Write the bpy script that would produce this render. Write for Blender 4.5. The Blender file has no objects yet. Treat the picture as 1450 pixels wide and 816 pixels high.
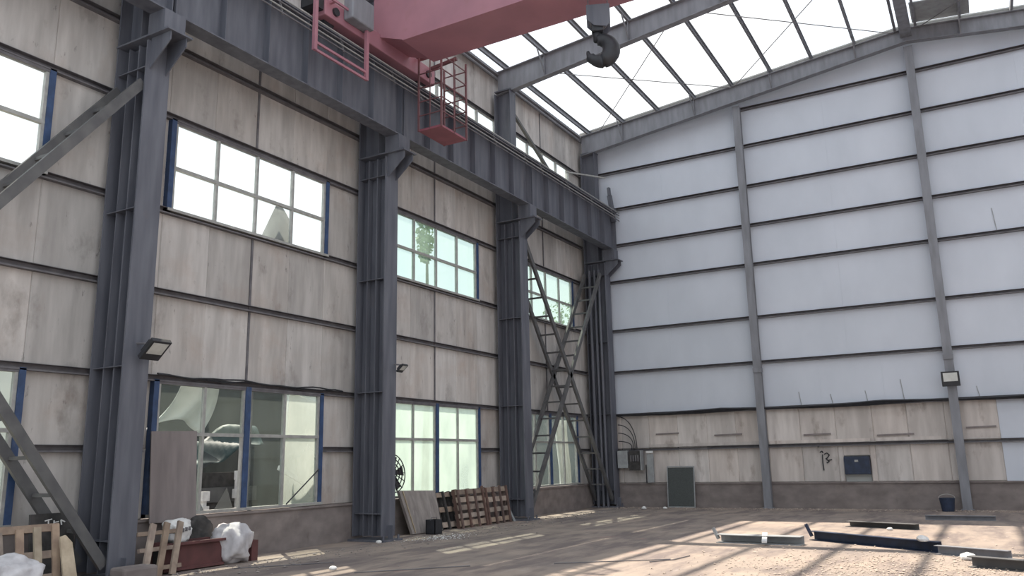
import bpy, bmesh, math, random
from mathutils import Vector, Matrix, Euler, noise
random.seed(7)
R = math.radians
SC = bpy.context.scene
COL = SC.collection

# ------------------------------------------------------------------ camera
cd = bpy.data.cameras.new('camera'); cam = bpy.data.objects.new('camera', cd); COL.objects.link(cam)
yaw, pit, rol = 1.05479531, 0.20841892, -0.02053468
fw = Vector((-math.cos(yaw)*math.cos(pit), math.sin(yaw)*math.cos(pit), math.sin(pit)))
rt = Vector((math.sin(yaw), math.cos(yaw), 0)); up = rt.cross(fw)
r2 = rt*math.cos(rol) + up*math.sin(rol); u2 = up*math.cos(rol) - rt*math.sin(rol)
mw = Matrix((r2, u2, -fw)).transposed().to_4x4(); mw.translation = (12, 0, 1.573)
cam.matrix_world = mw
cd.sensor_width = 36; cd.lens = 1162.9/1450*36; cd.clip_end = 500
SC.camera = cam

# ------------------------------------------------------------------ sky, sun, exposure
SC.view_settings.view_transform = 'Standard'; SC.view_settings.look = 'None'
SC.view_settings.gamma = 1; SC.view_settings.use_curve_mapping = False
SC.view_settings.exposure = 0.0
W = bpy.data.worlds.new('hazy_sky'); SC.world = W; W.use_nodes = True
wn, wl = W.node_tree.nodes, W.node_tree.links
bg = wn['Background']; bg.inputs[1].default_value = 1.45
tc = wn.new('ShaderNodeTexCoord'); nz = wn.new('ShaderNodeTexNoise'); nz.inputs['Scale'].default_value = 2.2
nz.inputs['Detail'].default_value = 4
rp = wn.new('ShaderNodeValToRGB')
rp.color_ramp.elements[0].position = .35; rp.color_ramp.elements[0].color = (.78, .88, 1, 1)
rp.color_ramp.elements[1].position = .62; rp.color_ramp.elements[1].color = (.97, .99, 1, 1)
wl.new(tc.outputs['Generated'], nz.inputs['Vector']); wl.new(nz.outputs['Fac'], rp.inputs['Fac']); wl.new(rp.outputs['Color'], bg.inputs[0])
sd = bpy.data.lights.new('sun', 'SUN'); sd.energy = 9.0; sd.angle = R(.6); sd.color = (1, .89, .74)
sun = bpy.data.objects.new('sun', sd); COL.objects.link(sun); sun.location = (-10, 30, 30)
sun.rotation_euler = Vector((6.3, -5.0, -13.5)).to_track_quat('-Z', 'Y').to_euler()

# ------------------------------------------------------------------ helpers
class MB:
    def __init__(s): s.v = []; s.f = []
    def add(s, vs, fs):
        n = len(s.v); s.v += [Vector(p) for p in vs]; s.f += [tuple(i+n for i in f) for f in fs]; return s
    def box(s, x0, x1, y0, y1, z0, z1):
        return s.add([(x0,y0,z0),(x1,y0,z0),(x1,y1,z0),(x0,y1,z0),(x0,y0,z1),(x1,y0,z1),(x1,y1,z1),(x0,y1,z1)],
                     [(0,3,2,1),(4,5,6,7),(0,1,5,4),(1,2,6,5),(2,3,7,6),(3,0,4,7)])
    def bar(s, a, b, w, h, upv=(0,0,1)):
        """box section from a to b: w sideways, h along upv"""
        return s.prof(a, b, [(-w/2,-h/2),(w/2,-h/2),(w/2,h/2),(-w/2,h/2)], upv)
    def prof(s, a, b, pr, upv=(0,0,1), closed=True):
        a, b = Vector(a), Vector(b); d = (b-a).normalized(); u = Vector(upv)
        if abs(d.dot(u)) > .98: u = Vector((0,1,0))
        sd_ = d.cross(u).normalized(); u = sd_.cross(d).normalized(); n = len(pr)
        vs = [a+sd_*x+u*y for x, y in pr]+[b+sd_*x+u*y for x, y in pr]
        fs = [(i, (i+1)%n, n+(i+1)%n, n+i) for i in range(n)]
        fs += [tuple(range(n))[::-1], tuple(range(n, 2*n))]
        return s.add(vs, fs)
    def chan(s, a, b, w, h, t, upv=(0,0,1)):
        """C channel, web on the -side"""
        return s.prof(a, b, [(-w/2,-h/2),(w/2,-h/2),(w/2,-h/2+t),(-w/2+t,-h/2+t),(-w/2+t,h/2-t),(w/2,h/2-t),(w/2,h/2),(-w/2,h/2)], upv)
    def ibeam(s, a, b, w, h, t, upv=(0,0,1)):
        k = t/2
        return s.prof(a, b, [(-w/2,-h/2),(w/2,-h/2),(w/2,-h/2+t),(k,-h/2+t),(k,h/2-t),(w/2,h/2-t),(w/2,h/2),(-w/2,h/2),(-w/2,h/2-t),(-k,h/2-t),(-k,-h/2+t),(-w/2,-h/2+t)], upv)
    def tube(s, pts, r, n=6, caps=True):
        pts = [Vector(p) for p in pts]; rs = r if isinstance(r, (list, tuple)) else [r]*len(pts)
        vs = []; fs = []; ref = Vector((0,0,1))
        for i, p in enumerate(pts):
            d = (pts[min(i+1, len(pts)-1)]-pts[max(i-1, 0)]).normalized()
            if abs(d.dot(ref)) > .95: ref = Vector((1,0,0)) if abs(d.x) < .9 else Vector((0,1,0))
            e = d.cross(ref).normalized(); g = e.cross(d)
            vs += [p+(e*math.cos(2*math.pi*k/n)+g*math.sin(2*math.pi*k/n))*rs[i] for k in range(n)]
        for i in range(len(pts)-1):
            for k in range(n): fs.append((i*n+k, i*n+(k+1)%n, (i+1)*n+(k+1)%n, (i+1)*n+k))
        if caps: fs += [tuple(range(n))[::-1], tuple(range(len(vs)-n, len(vs)))]
        return s.add(vs, fs)
    def poly(s, pts, axis, t):
        """extruded polygon: pts 3D planar, thickness t along axis vector"""
        n = len(pts); o = Vector(axis)*t
        vs = [Vector(p) for p in pts]+[Vector(p)+o for p in pts]
        return s.add(vs, [tuple(range(n)), tuple(range(n, 2*n))[::-1]]+[((i+1)%n, i, n+i, n+(i+1)%n) for i in range(n)])
    def mesh(s, name, off=(0,0,0), smooth=False):
        o = Vector(off); me = bpy.data.meshes.new(name); me.from_pydata([p-o for p in s.v], [], s.f)
        b = bmesh.new(); b.from_mesh(me); bmesh.ops.recalc_face_normals(b, faces=b.faces); b.to_mesh(me); b.free()
        if smooth:
            for p in me.polygons: p.use_smooth = True
        return me
    def build(s, name, mat, parent=None, origin=None, smooth=False, bevel=0):
        """verts are in the parent's own space (world when top level)"""
        if origin is None:
            if parent is None:
                xs = [p.x for p in s.v]; ys = [p.y for p in s.v]; zs = [p.z for p in s.v]
                origin = ((min(xs)+max(xs))/2, (min(ys)+max(ys))/2, min(zs))
            else: origin = (0,0,0)
        me = s.mesh(name, origin, smooth); me.materials.append(mat)
        o = bpy.data.objects.new(name, me); COL.objects.link(o); o.location = origin; o.parent = parent
        if bevel:
            m = o.modifiers.new('bevel', 'BEVEL'); m.width = bevel; m.segments = 2; m.limit_method = 'ANGLE'
        return o
def inst(name, me, parent=None, loc=(0,0,0), rot=(0,0,0), sca=(1,1,1)):
    o = bpy.data.objects.new(name, me); COL.objects.link(o); o.parent = parent; o.location = loc; o.rotation_euler = rot; o.scale = sca
    return o
def tag(o, label=None, cat=None, group=None, kind=None):
    if label: o['label'] = label
    if cat: o['category'] = cat
    if group: o['group'] = group
    if kind: o['kind'] = kind
    return o
def empty(name, loc=(0,0,0), rot=(0,0,0)):
    o = bpy.data.objects.new(name, None); COL.objects.link(o); o.location = loc; o.rotation_euler = rot; o.empty_display_size = .2
    return o
def dup(o, loc=None, parent=None):
    c = o.copy(); COL.objects.link(c)
    if loc is not None: c.location = loc
    if parent is not None: c.parent = parent
    for ch in list(o.children): dup(ch, None, c)
    return c

# ------------------------------------------------------------------ materials
def mat(name, c1, c2=None, scale=3, rough=.7, metal=0, stretch=(1,1,1), rnd=0, bump=0, spots=None, detail=5, spec=.4, lo=.35, hi=.68):
    m = bpy.data.materials.new(name); m.use_nodes = True
    n, l = m.node_tree.nodes, m.node_tree.links; b = n['Principled BSDF']
    b.inputs['Roughness'].default_value = rough; b.inputs['Metallic'].default_value = metal
    b.inputs['Specular IOR Level'].default_value = spec
    g = n.new('ShaderNodeNewGeometry'); mp = n.new('ShaderNodeMapping'); mp.inputs['Scale'].default_value = stretch
    l.new(g.outputs['Position'], mp.inputs['Vector'])
    t = n.new('ShaderNodeTexNoise'); t.inputs['Scale'].default_value = scale; t.inputs['Detail'].default_value = detail
    l.new(mp.outputs['Vector'], t.inputs['Vector'])
    r = n.new('ShaderNodeValToRGB'); c2 = c2 or tuple(x*.75 for x in c1)
    r.color_ramp.elements[0].position = lo; r.color_ramp.elements[0].color = (*c2, 1)
    r.color_ramp.elements[1].position = hi; r.color_ramp.elements[1].color = (*c1, 1)
    l.new(t.outputs['Fac'], r.inputs['Fac']); out = r.outputs['Color']
    if spots:      # stains with a shape of their own: (colour, scale, low, high, amount, stretch)
        for col, sc, a0, a1, amt, st in spots:
            mp2 = n.new('ShaderNodeMapping'); mp2.inputs['Scale'].default_value = st; mp2.inputs['Location'].default_value = (sc*1.7, 3.1, sc)
            l.new(g.outputs['Position'], mp2.inputs['Vector'])
            t2 = n.new('ShaderNodeTexNoise'); t2.inputs['Scale'].default_value = sc; t2.inputs['Detail'].default_value = 6; t2.inputs['Roughness'].default_value = .65
            l.new(mp2.outputs['Vector'], t2.inputs['Vector'])
            mr = n.new('ShaderNodeMapRange'); mr.inputs[1].default_value = a0; mr.inputs[2].default_value = a1; mr.inputs[4].default_value = amt
            l.new(t2.outputs['Fac'], mr.inputs[0])
            mx = n.new('ShaderNodeMix'); mx.data_type = 'RGBA'
            l.new(mr.outputs[0], mx.inputs[0]); l.new(out, mx.inputs[6]); mx.inputs[7].default_value = (*col, 1); out = mx.outputs[2]
    if rnd:
        oi = n.new('ShaderNodeObjectInfo'); h = n.new('ShaderNodeHueSaturation')
        mr = n.new('ShaderNodeMapRange'); mr.inputs[3].default_value = 1-rnd; mr.inputs[4].default_value = 1+rnd
        l.new(oi.outputs['Random'], mr.inputs[0]); l.new(mr.outputs[0], h.inputs['Value'])
        mr2 = n.new('ShaderNodeMapRange'); mr2.inputs[3].default_value = .75; mr2.inputs[4].default_value = 1.25
        ml = n.new('ShaderNodeMath'); ml.operation = 'MULTIPLY'; ml.inputs[1].default_value = 7.31
        fr = n.new('ShaderNodeMath'); fr.operation = 'FRACT'
        l.new(oi.outputs['Random'], ml.inputs[0]); l.new(ml.outputs[0], fr.inputs[0]); l.new(fr.outputs[0], mr2.inputs[0]); l.new(mr2.outputs[0], h.inputs['Saturation'])
        l.new(out, h.inputs['Color']); out = h.outputs['Color']
    l.new(out, b.inputs['Base Color'])
    if bump:
        bp = n.new('ShaderNodeBump'); bp.inputs['Strength'].default_value = bump; bp.inputs['Distance'].default_value = .02
        l.new(t.outputs['Fac'], bp.inputs['Height']); l.new(bp.outputs['Normal'], b.inputs['Normal'])
    return m
def glass(name, tint, dirt, dirt_col=(.85,.92,.9), scale=1.2):
    m = bpy.data.materials.new(name); m.use_nodes = True; n, l = m.node_tree.nodes, m.node_tree.links
    n.remove(n['Principled BSDF']); o = n['Material Output']
    tr = n.new('ShaderNodeBsdfTransparent'); tr.inputs[0].default_value = (*tint, 1)
    tl = n.new('ShaderNodeBsdfTranslucent'); tl.inputs[0].default_value = (*dirt_col, 1)
    gl = n.new('ShaderNodeBsdfGlossy'); gl.inputs['Roughness'].default_value = .04
    g = n.new('ShaderNodeNewGeometry'); mp = n.new('ShaderNodeMapping'); mp.inputs['Scale'].default_value = (1, 1, .45)
    t = n.new('ShaderNodeTexNoise'); t.inputs['Scale'].default_value = scale; t.inputs['Detail'].default_value = 6
    l.new(g.outputs['Position'], mp.inputs[0]); l.new(mp.outputs[0], t.inputs['Vector'])
    mr = n.new('ShaderNodeMapRange'); mr.inputs[1].default_value = .3; mr.inputs[2].default_value = .7
    mr.inputs[3].default_value = dirt*.6; mr.inputs[4].default_value = min(1, dirt*1.5); l.new(t.outputs['Fac'], mr.inputs[0])
    m1 = n.new('ShaderNodeMixShader'); l.new(mr.outputs[0], m1.inputs[0]); l.new(tr.outputs[0], m1.inputs[1]); l.new(tl.outputs[0], m1.inputs[2])
    lw = n.new('ShaderNodeLayerWeight'); pw = n.new('ShaderNodeMath'); pw.operation = 'POWER'; pw.inputs[1].default_value = 5
    fr = n.new('ShaderNodeMath'); fr.operation = 'MULTIPLY_ADD'; fr.inputs[1].default_value = .5; fr.inputs[2].default_value = .03
    l.new(lw.outputs['Facing'], pw.inputs[0]); l.new(pw.outputs[0], fr.inputs[0])
    m2 = n.new('ShaderNodeMixShader'); l.new(fr.outputs[0], m2.inputs[0]); l.new(m1.outputs[0], m2.inputs[1]); l.new(gl.outputs[0], m2.inputs[2])
    l.new(m2.outputs[0], o.inputs[0]); return m

M = {}
M['panel'] = mat('old_panel', (.56,.535,.515), (.41,.39,.375), 2.2, .75, stretch=(2.2,2.2,.35), rnd=.15, spec=.25,
                 spots=[((.19,.165,.15), 1.5, .57, .76, .75, (1,1,.55)), ((.10,.09,.085), 9, .64, .74, .7, (1,1,.35)), ((.42,.35,.31), .9, .52, .7, .5, (1,1,1)), ((.62,.6,.58), 1.1, .6, .75, .35, (2,2,.4))])
M['panel_low'] = mat('old_low_panel', (.65,.605,.575), (.50,.46,.435), 2.2, .8, stretch=(2.2,2.2,.35), rnd=.12, spec=.2,
                 spots=[((.22,.17,.14), 2.2, .57, .74, .7, (1,1,.4)), ((.10,.08,.07), 10, .7, .78, .5, (1,1,.3))])
M['sheet'] = mat('white_sheet', (.60,.64,.715), (.54,.58,.65), .8, .45, stretch=(1,1,.5), rnd=0, spec=.35,
                 spots=[((.38,.39,.42), 3.5, .70, .82, .5, (1.3,1,.4))])
M['steel'] = mat('dark_steel', (.138,.145,.172), (.09,.095,.118), 3, .6, .0, stretch=(2,2,.25), spec=.45,
                 spots=[((.20,.16,.15), 2.5, .63, .8, .4, (1,1,.3))])
M['grey_steel'] = mat('grey_steel', (.25,.26,.29), (.185,.19,.21), 3, .55, 0, stretch=(2,2,.4), spec=.4)
M['brace'] = mat('brace_steel', (.125,.125,.125), (.085,.085,.09), 4, .6, 0, spec=.4, spots=[((.22,.15,.12), 3, .62, .8, .4, (1,1,1))])
M['girt'] = mat('girt_steel', (.17,.165,.175), (.115,.11,.12), 5, .6, 0)
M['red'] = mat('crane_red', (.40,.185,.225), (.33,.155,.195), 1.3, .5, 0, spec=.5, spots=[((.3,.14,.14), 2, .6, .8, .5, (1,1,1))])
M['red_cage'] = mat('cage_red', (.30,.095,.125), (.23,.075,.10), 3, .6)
M['red_thin'] = mat('red_brown_bar', (.20,.09,.10), (.14,.07,.075), 4, .6)
M['red_dark'] = mat('red_oxide', (.125,.05,.05), (.085,.038,.038), 4, .7, bump=.2)
M['black'] = mat('black_paint', (.035,.037,.045), (.025,.026,.03), 8, .5)
M['blue'] = mat('blue_frame', (.045,.085,.19), (.032,.058,.125), 6, .45, spots=[((.12,.13,.16), 7, .6, .75, .6, (1,1,.5))])
M['alu'] = mat('aluminium', (.42,.42,.40), (.32,.32,.31), 9, .45, .2)
M['conc'] = mat('dado_concrete', (.26,.23,.22), (.18,.157,.152), 2.2, .9, stretch=(1,1,1.5), bump=.25, spec=.15,
                spots=[((.33,.29,.26), 1.4, .58, .75, .5, (1,1,1)), ((.08,.07,.065), 3, .64, .8, .6, (1,1,.5))])
M['floor'] = mat('dusty_floor', (.36,.295,.25), (.235,.20,.183), .7, .88, bump=.15, spec=.2, detail=8,
                 spots=[((.15,.125,.125), 1.3, .45, .62, .8, (1.7,.42,1)), ((.46,.41,.38), 2.6, .62, .76, .5, (1.4,.4,1)), ((.44,.25,.22), .8, .66, .76, .5, (1,1,1)), ((.07,.06,.055), 16, .66, .74, .8, (1,1,1))])
M['ground'] = mat('outside_ground', (.38,.36,.32), (.28,.26,.23), .5, .95)
M['wood'] = mat('old_wood', (.36,.29,.23), (.22,.17,.14), 5, .85, stretch=(1,1,1), rnd=.25, bump=.3, detail=7)
M['wood_pale'] = mat('pale_wood', (.50,.43,.33), (.35,.29,.22), 6, .85, rnd=.18, bump=.3)
M['wood_red'] = mat('red_brown_wood', (.17,.115,.10), (.10,.07,.063), 6, .85, rnd=.1, bump=.3)
M['sackm'] = mat('woven_sack', (.62,.61,.63), (.42,.41,.43), 5, .85, bump=.4)
M['white'] = mat('white_scrap', (.78,.78,.77), (.6,.6,.6), 8, .7)
M['slab'] = mat('slab', (.33,.30,.28), (.23,.205,.195), 4, .9, bump=.4, stretch=(1,2,.6), spots=[((.42,.39,.37), 5, .6, .7, .6, (1,2.5,.5))])
M['rubble'] = mat('rubble', (.50,.42,.36), (.36,.30,.26), 14, .95)
M['dark'] = mat('dark_junk', (.07,.065,.065), (.03,.03,.03), 6, .8)
M['mesh_dark'] = mat('mesh_board', (.075,.085,.085), (.055,.062,.062), 30, .6)
M['greybox'] = mat('grey_box', (.34,.36,.37), (.27,.28,.29), 6, .5)
M['lens'] = mat('lamp_lens', (.62,.64,.62), (.5,.52,.5), 5, .15, spec=.8)
M['navy'] = mat('navy', (.03,.045,.09), (.02,.03,.055), 6, .5)
M['tarp'] = mat('tarp', (.80,.82,.80), (.6,.64,.62), 1.5, .6, bump=.3)
M['hoarding'] = mat('dark_hoarding', (.05,.06,.065), (.03,.036,.04), 1.5, .8, stretch=(2,2,.3))
M['tarp_green'] = mat('green_tarp', (.05,.085,.09), (.025,.045,.05), 2, .55, bump=.3)
M['bark'] = mat('bark', (.12,.10,.08), (.07,.06,.05), 8, .9)
M['leaf'] = mat('leaf', (.16,.26,.07), (.09,.16,.05), 3, .6)
M['far_wall'] = mat('far_wall', (.62,.64,.62), (.52,.54,.53), .6, .8)
M['board'] = mat('board', (.25,.22,.215), (.19,.165,.165), 3, .7, stretch=(2,2,.3), spots=[((.12,.10,.10), 6, .64, .74, .6, (1,1,.5))])
M['glass_up'] = glass('window_glass', (.97,.99,.98), .10)
M['glass_dusty'] = glass('dusty_glass', (.80,.87,.84), .42, (.70,.80,.75))
M['glass_green'] = glass('green_tinged_glass', (.78,.85,.825), .12, (.62,.78,.70))
M['glass_shard'] = glass('shard_glass', (.55,.57,.58), .10, (.5,.52,.54))
M['glass_haze'] = glass('hazy_glass', (.90,.95,.92), .25, (.85,.9,.86))
M['glass_low'] = glass('lower_glass', (.88,.92,.91), .03, (.7,.78,.72))

# ------------------------------------------------------------------ frame of the hall
Y0, Y1 = -6.0, 26.98            # camera end, gable sheet plane
BAYS = [1.8, 8.0, 14.2, 20.4, 26.6]
RIDGE = 11.24
def rtop(x): x = x if x <= RIDGE else 2*RIDGE-x; return 13.38+.10*x
def rbot(x): x = x if x <= RIDGE else 2*RIDGE-x; return 12.62+.13*x

fl = MB().box(-.2, 22.7, Y0, 27.1, -.12, 0).build('floor', M['floor']); tag(fl, kind='structure')
gr = MB().box(-60, -.2, -30, 70, -.35, -.15).build('ground', M['ground']); tag(gr, kind='structure')

# left wall: panels, girts, dado
wallL = empty('wall_left', (0, 11, 0)); tag(wallL, kind='structure')
def LW(mb, name, m, **k):      # world verts -> child of wall_left
    for v in mb.v: v -= Vector((0, 11, 0))
    return mb.build(name, m, wallL, **k)
PCACHE = {}
def panel_mesh(w, h, m):
    """unit wall panel, inner face +x, with chamfered edges that make V joints"""
    k = (round(w, 3), round(h, 3), m.name)
    if k not in PCACHE:
        c = .014; mb = MB()
        mb.add([(-.07,0,0),(-.07,w,0),(-.07,w,h),(-.07,0,h),(-c,0,0),(-c,w,0),(-c,w,h),(-c,0,h),(0,c,c),(0,w-c,c),(0,w-c,h-c),(0,c,h-c)],
               [(0,3,2,1),(0,1,5,4),(1,2,6,5),(2,3,7,6),(3,0,4,7),(4,5,9,8),(5,6,10,9),(6,7,11,10),(7,4,8,11),(8,9,10,11)])
        me = mb.mesh('wall_panel'); me.materials.append(m); PCACHE[k] = me
    return PCACHE[k]
ROWS = [.78, 1.90, 3.07, 4.55, 6.0, 7.75, 9.10, 10.55, 11.88, 13.32]
EDG = [-3.1, -2.05, -1.025, 0, 1.025, 2.05, 3.1]
def lpanel(y0, y1, z0, z1, tilt=0):
    o = inst('wall_panel', panel_mesh(y1-y0, z1-z0, M['panel']), wallL, (-.10+random.uniform(-.006,.006), y0-11, z0)); return o
for b in range(4):
    yc = (4.79, 11.03, 17.22, 23.45)[b]; ye0 = BAYS[b]; ye1 = BAYS[b+1] if b < 3 else 26.98
    edges = [ye0-yc]+EDG[1:6]+[ye1-yc]
    for r in range(len(ROWS)-1):
        z0, z1 = ROWS[r], ROWS[r+1]
        for c in range(6):
            if r in (0, 1, 4) and 1 <= c <= 4: continue
            if r == 7 and b >= 2 and not (b == 3 and c == 5): continue
            lpanel(yc+edges[c], yc+edges[c+1], z0, z1)
    for z in ROWS[1:-1]:
        segs = [(BAYS[b]-.05, BAYS[b+1]-.05)]
        if z == 1.90: segs = [(BAYS[b]-.05, yc-2.16), (yc+2.16, BAYS[b+1]-.05)]
        for a, c in segs:
            MBg = MB().prof((-.05, a, z), (-.05, c, z), [(-.05,-.055),(.05,-.055),(.05,-.03),(.044,-.03),(.044,-.048),(-.044,-.048),(-.044,.048),(.05,.048),(.05,.055),(-.05,.055)])
            LW(MBg, 'girt', M['girt'])
    # mid-bay sag strut in the rows without glass
    for z0, z1 in ((3.07, 6.0), (7.75, 10.55)) + (((11.88, 13.3),) if b >= 2 else ()):
        LW(MB().box(-.10, -.075, yc-.022, yc+.022, z0+.05, z1-.05), 'sag_strut', M['girt'])
for r in range(len(ROWS)-1):   # the run of wall behind the camera
    lpanel(Y0, 1.8-3.1+3.1, ROWS[r], ROWS[r+1])
dl = MB().box(-.2, .02, Y0, 27.0, 0, .74).box(-.2, .06, Y0, 27.0, .74, .78)
LW(dl, 'dado', M['conc'])
gut = MB().box(-.25, .12, Y0, 26.9, 13.32, 13.40); LW(gut, 'eave_beam', M['grey_steel'])
LW(MB().tube([(.06, 8, 13.22), (.06, 26.4, 13.22)], .04, 8), 'eave_pipe', M['grey_steel'])

# windows of the left wall
WN = [0]
def window(yc, z0, z1, cols, transom, gm, blue_mid=False, half=2.05, skip=()):
    WN[0] += 1; root = empty('window_%d' % WN[0], (0, yc, z0)); tag(root, kind='structure')
    h = z1-z0
    for s in (-1, 1):
        MB().box(-.11, .0, min(s*half, s*(half-.10)), max(s*half, s*(half-.10)), .0, h).build('jamb', M['blue'], root)
    MB().box(-.11, -.01, -half+.1, half-.1, h-.07, h-.0)  .build('head', M['girt'], root)
    MB().box(-.11, .03, -half, half, -.0, .05).build('sill', M['alu'], root)
    ins = half-.10; step = 2*ins/cols
    for c in range(cols+1):
        y = -ins+c*step; w = .025
        if blue_mid and c == cols//2:
            MB().box(-.11, .01, y-.06, y+.06, 0, h).build('centre_post', M['blue'], root)
            for s in (-1, 1): MB().box(-.09, -.02, y+s*.075-.02, y+s*.075+.02, .05, h-.07).build('mullion', M['alu'], root)
            continue
        if c == 0: y += .025
        if c == cols: y -= .025
        MB().box(-.09, -.02, y-w, y+w, .05, h-.07).build('mullion', M['alu'], root)
    rows = [(.05, transom-z0-.03), (transom-z0+.03, h-.07)] if transom else [(.05, h-.07)]
    if transom: MB().box(-.09, -.015, -ins, ins, transom-z0-.03, transom-z0+.03).build('transom', M['alu'], root)
    for c in range(cols):
        for k, (a, b) in enumerate(rows):
            if (c, k) in skip: continue
            y0 = -ins+c*step; y1 = y0+step
            MB().box(-.06, -.055, y0, y1, a, b).build('glass_pane', gm[(c, k)] if isinstance(gm, dict) else gm, root)
    return root
gu, gd, glw = M['glass_up'], M['glass_dusty'], M['glass_low']
for b in range(4):
    yc = (4.79, 11.03, 17.22, 23.45)[b]
    window(yc, 6.0, 7.72, 4, 6.82, gu if b < 2 else M['glass_green'])
    if b == 1: w1 = window(yc, .80, 3.05, 4, 2.15, {(c, k): (glw, glw, M['glass_low'], M['glass_haze'])[c] for c in range(4) for k in range(2)}, True, skip=((1, 0),))
    else: window(yc, .80, 3.05, 4, 2.15, (glw, glw, gd, glw)[b], True)
def ribbon(y0, y1):
    WN[0] += 1; root = empty('window_%d' % WN[0], (0, (y0+y1)/2, 10.58)); tag(root, kind='structure')
    h = 1.28; L = (y1-y0)/2; n = round((y1-y0)/.98)
    MB().box(-.1, 0, -L, L, 0, .05).build('sill', M['alu'], root); MB().box(-.1, 0, -L, L, h-.05, h).build('head', M['girt'], root)
    for i in range(n+1):
        y = -L+2*L*i/n
        MB().box(-.09, -.01, max(-L, y-.03), min(L, y+.03), .05, h-.06).build('mullion', M['alu'], root)
        if i < n: MB().box(-.06, -.055, y, y+2*L/n, .05, h-.06).build('glass_pane', gu, root)
ribbon(14.2, 20.33); ribbon(20.38, 25.50)
# broken shards left in the open pane of the bay-1 window
sh = MB()
sh.poly([(-.06, -.62, .05), (-.06, -.20, .05), (-.06, -.36, .42)], (1,0,0), .005)
sh.poly([(-.06, -.985, .05), (-.06, -.85, .05), (-.06, -.95, .22)], (1,0,0), .005)
sh.poly([(-.06, -.985, .75), (-.06, -.55, .9), (-.06, -.985, 1.1)], (1,0,0), .005)
sh.build('glass_shard', M['glass_shard'], w1)

# gable wall
wallB = empty('wall_back', (11.24, 27, 0)); tag(wallB, kind='structure')
def GW(mb, name, m, **k):
    for v in mb.v: v -= Vector((11.24, 27, 0))
    return mb.build(name, m, wallB, **k)
GROWS = [.78, 1.89, 3.07, 4.55, 6.02, 7.79, 9.13, 10.49, 11.92, 13.26, 14.6]
PX = [0.0, 5.82, 11.24, 16.7, 22.48]
def gsheet(x0, x1, z0, z1, m, name='wall_panel', dy=0, gap=.022):
    zt0 = min(z1, rtop(x0)); zt1 = min(z1, rtop(x1)); yf = Y1+dy; c = gap
    if max(zt0, zt1) <= z0+.05: return
    if zt0 <= z0+.02:
        f = (z0+.02-zt0)/(zt1-zt0); x0 = x0+(x1-x0)*f; zt0 = z0+.02
    if zt1 <= z0+.02:
        f = (zt0-z0-.02)/(zt0-zt1); x1 = x0+(x1-x0)*f; zt1 = z0+.02
    mb = MB()
    mb.add([(x0,yf+.07,z0),(x1,yf+.07,z0),(x1,yf+.07,zt1),(x0,yf+.07,zt0),(x0,yf+c,z0),(x1,yf+c,z0),(x1,yf+c,zt1),(x0,yf+c,zt0),
            (x0+c,yf,z0+c),(x1-c,yf,z0+c),(x1-c,yf,zt1-c),(x0+c,yf,zt0-c)],
           [(0,1,2,3),(0,4,5,1),(1,5,6,2),(2,6,7,3),(3,7,4,0),(4,8,9,5),(5,9,10,6),(6,10,11,7),(7,11,8,4),(8,11,10,9)])
    return GW(mb, name, m)
for r in range(2, 10):
    for p in range(4):
        x0, x1 = PX[p], PX[p+1]; n = 2 if r > 2 else 3
        for k in range(n):
            gsheet(x0+(x1-x0)*k/n, x0+(x1-x0)*(k+1)/n, GROWS[r], GROWS[r+1], M['sheet'], gap=.004)
lowx = [0, .95, 1.95, 2.95, 3.95, 4.9, 5.9, 6.9, 7.95, 9.0, 9.95, 10.95, 11.3, 12.28]
for r in (0, 1):
    for i in range(len(lowx)-1):
        off = 0 if r == 0 else .06*math.sin(i*2.3)
        x0, x1 = lowx[i], lowx[i+1]
        if r == 0 and i == 8:
            gsheet(8.10, 8.84, 1.54, GROWS[1], M['panel_low']); gsheet(8.84, 9.0, .78, GROWS[1], M['panel_low'])
        gsheet(x0, lowx[i+1] if not (r == 0 and i == 8) else 8.10, GROWS[r], GROWS[r+1], M['panel_low'], dy=random.uniform(-.012,.008))
    for x0, x1 in ((12.28, 14.5), (14.5, 16.7), (16.7, 19.6), (19.6, 22.48)):
        gsheet(x0, x1, GROWS[r], GROWS[r+1], M['sheet'], gap=.004)
cl = MB().poly([(-.1,27.12,0),(22.6,27.12,0),(22.6,27.12,13.35),(RIDGE,27.12,14.5),(-.1,27.12,13.35)], (0,1,0), .03)
GW(cl, 'outer_cladding', M['far_wall'])
for z in GROWS[1:-1]:
    xe0 = 0.0; xe1 = 22.48
    if z > 13: xe0 = 5.82; xe1 = 16.7
    for a, c in ((xe0, 5.82), (5.82, 11.24), (11.24, 16.7), (16.7, xe1)):
        if c-a < .1: continue
        mb = MB().prof((a, Y1-.06, z), (c, Y1-.06, z), [(-.06,-.05),(.06,-.05),(.06,-.028),(.054,-.028),(.054,-.043),(-.054,-.043),(-.054,.043),(.06,.043),(.06,.05),(-.06,.05)])
        GW(mb, 'girt', M['girt'])
GW(MB().box(-.1, 22.6, 26.84, 27.1, 0, .74).box(-.1, 22.6, 26.80, 27.1, .74, .78), 'dado', M['conc'])
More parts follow.
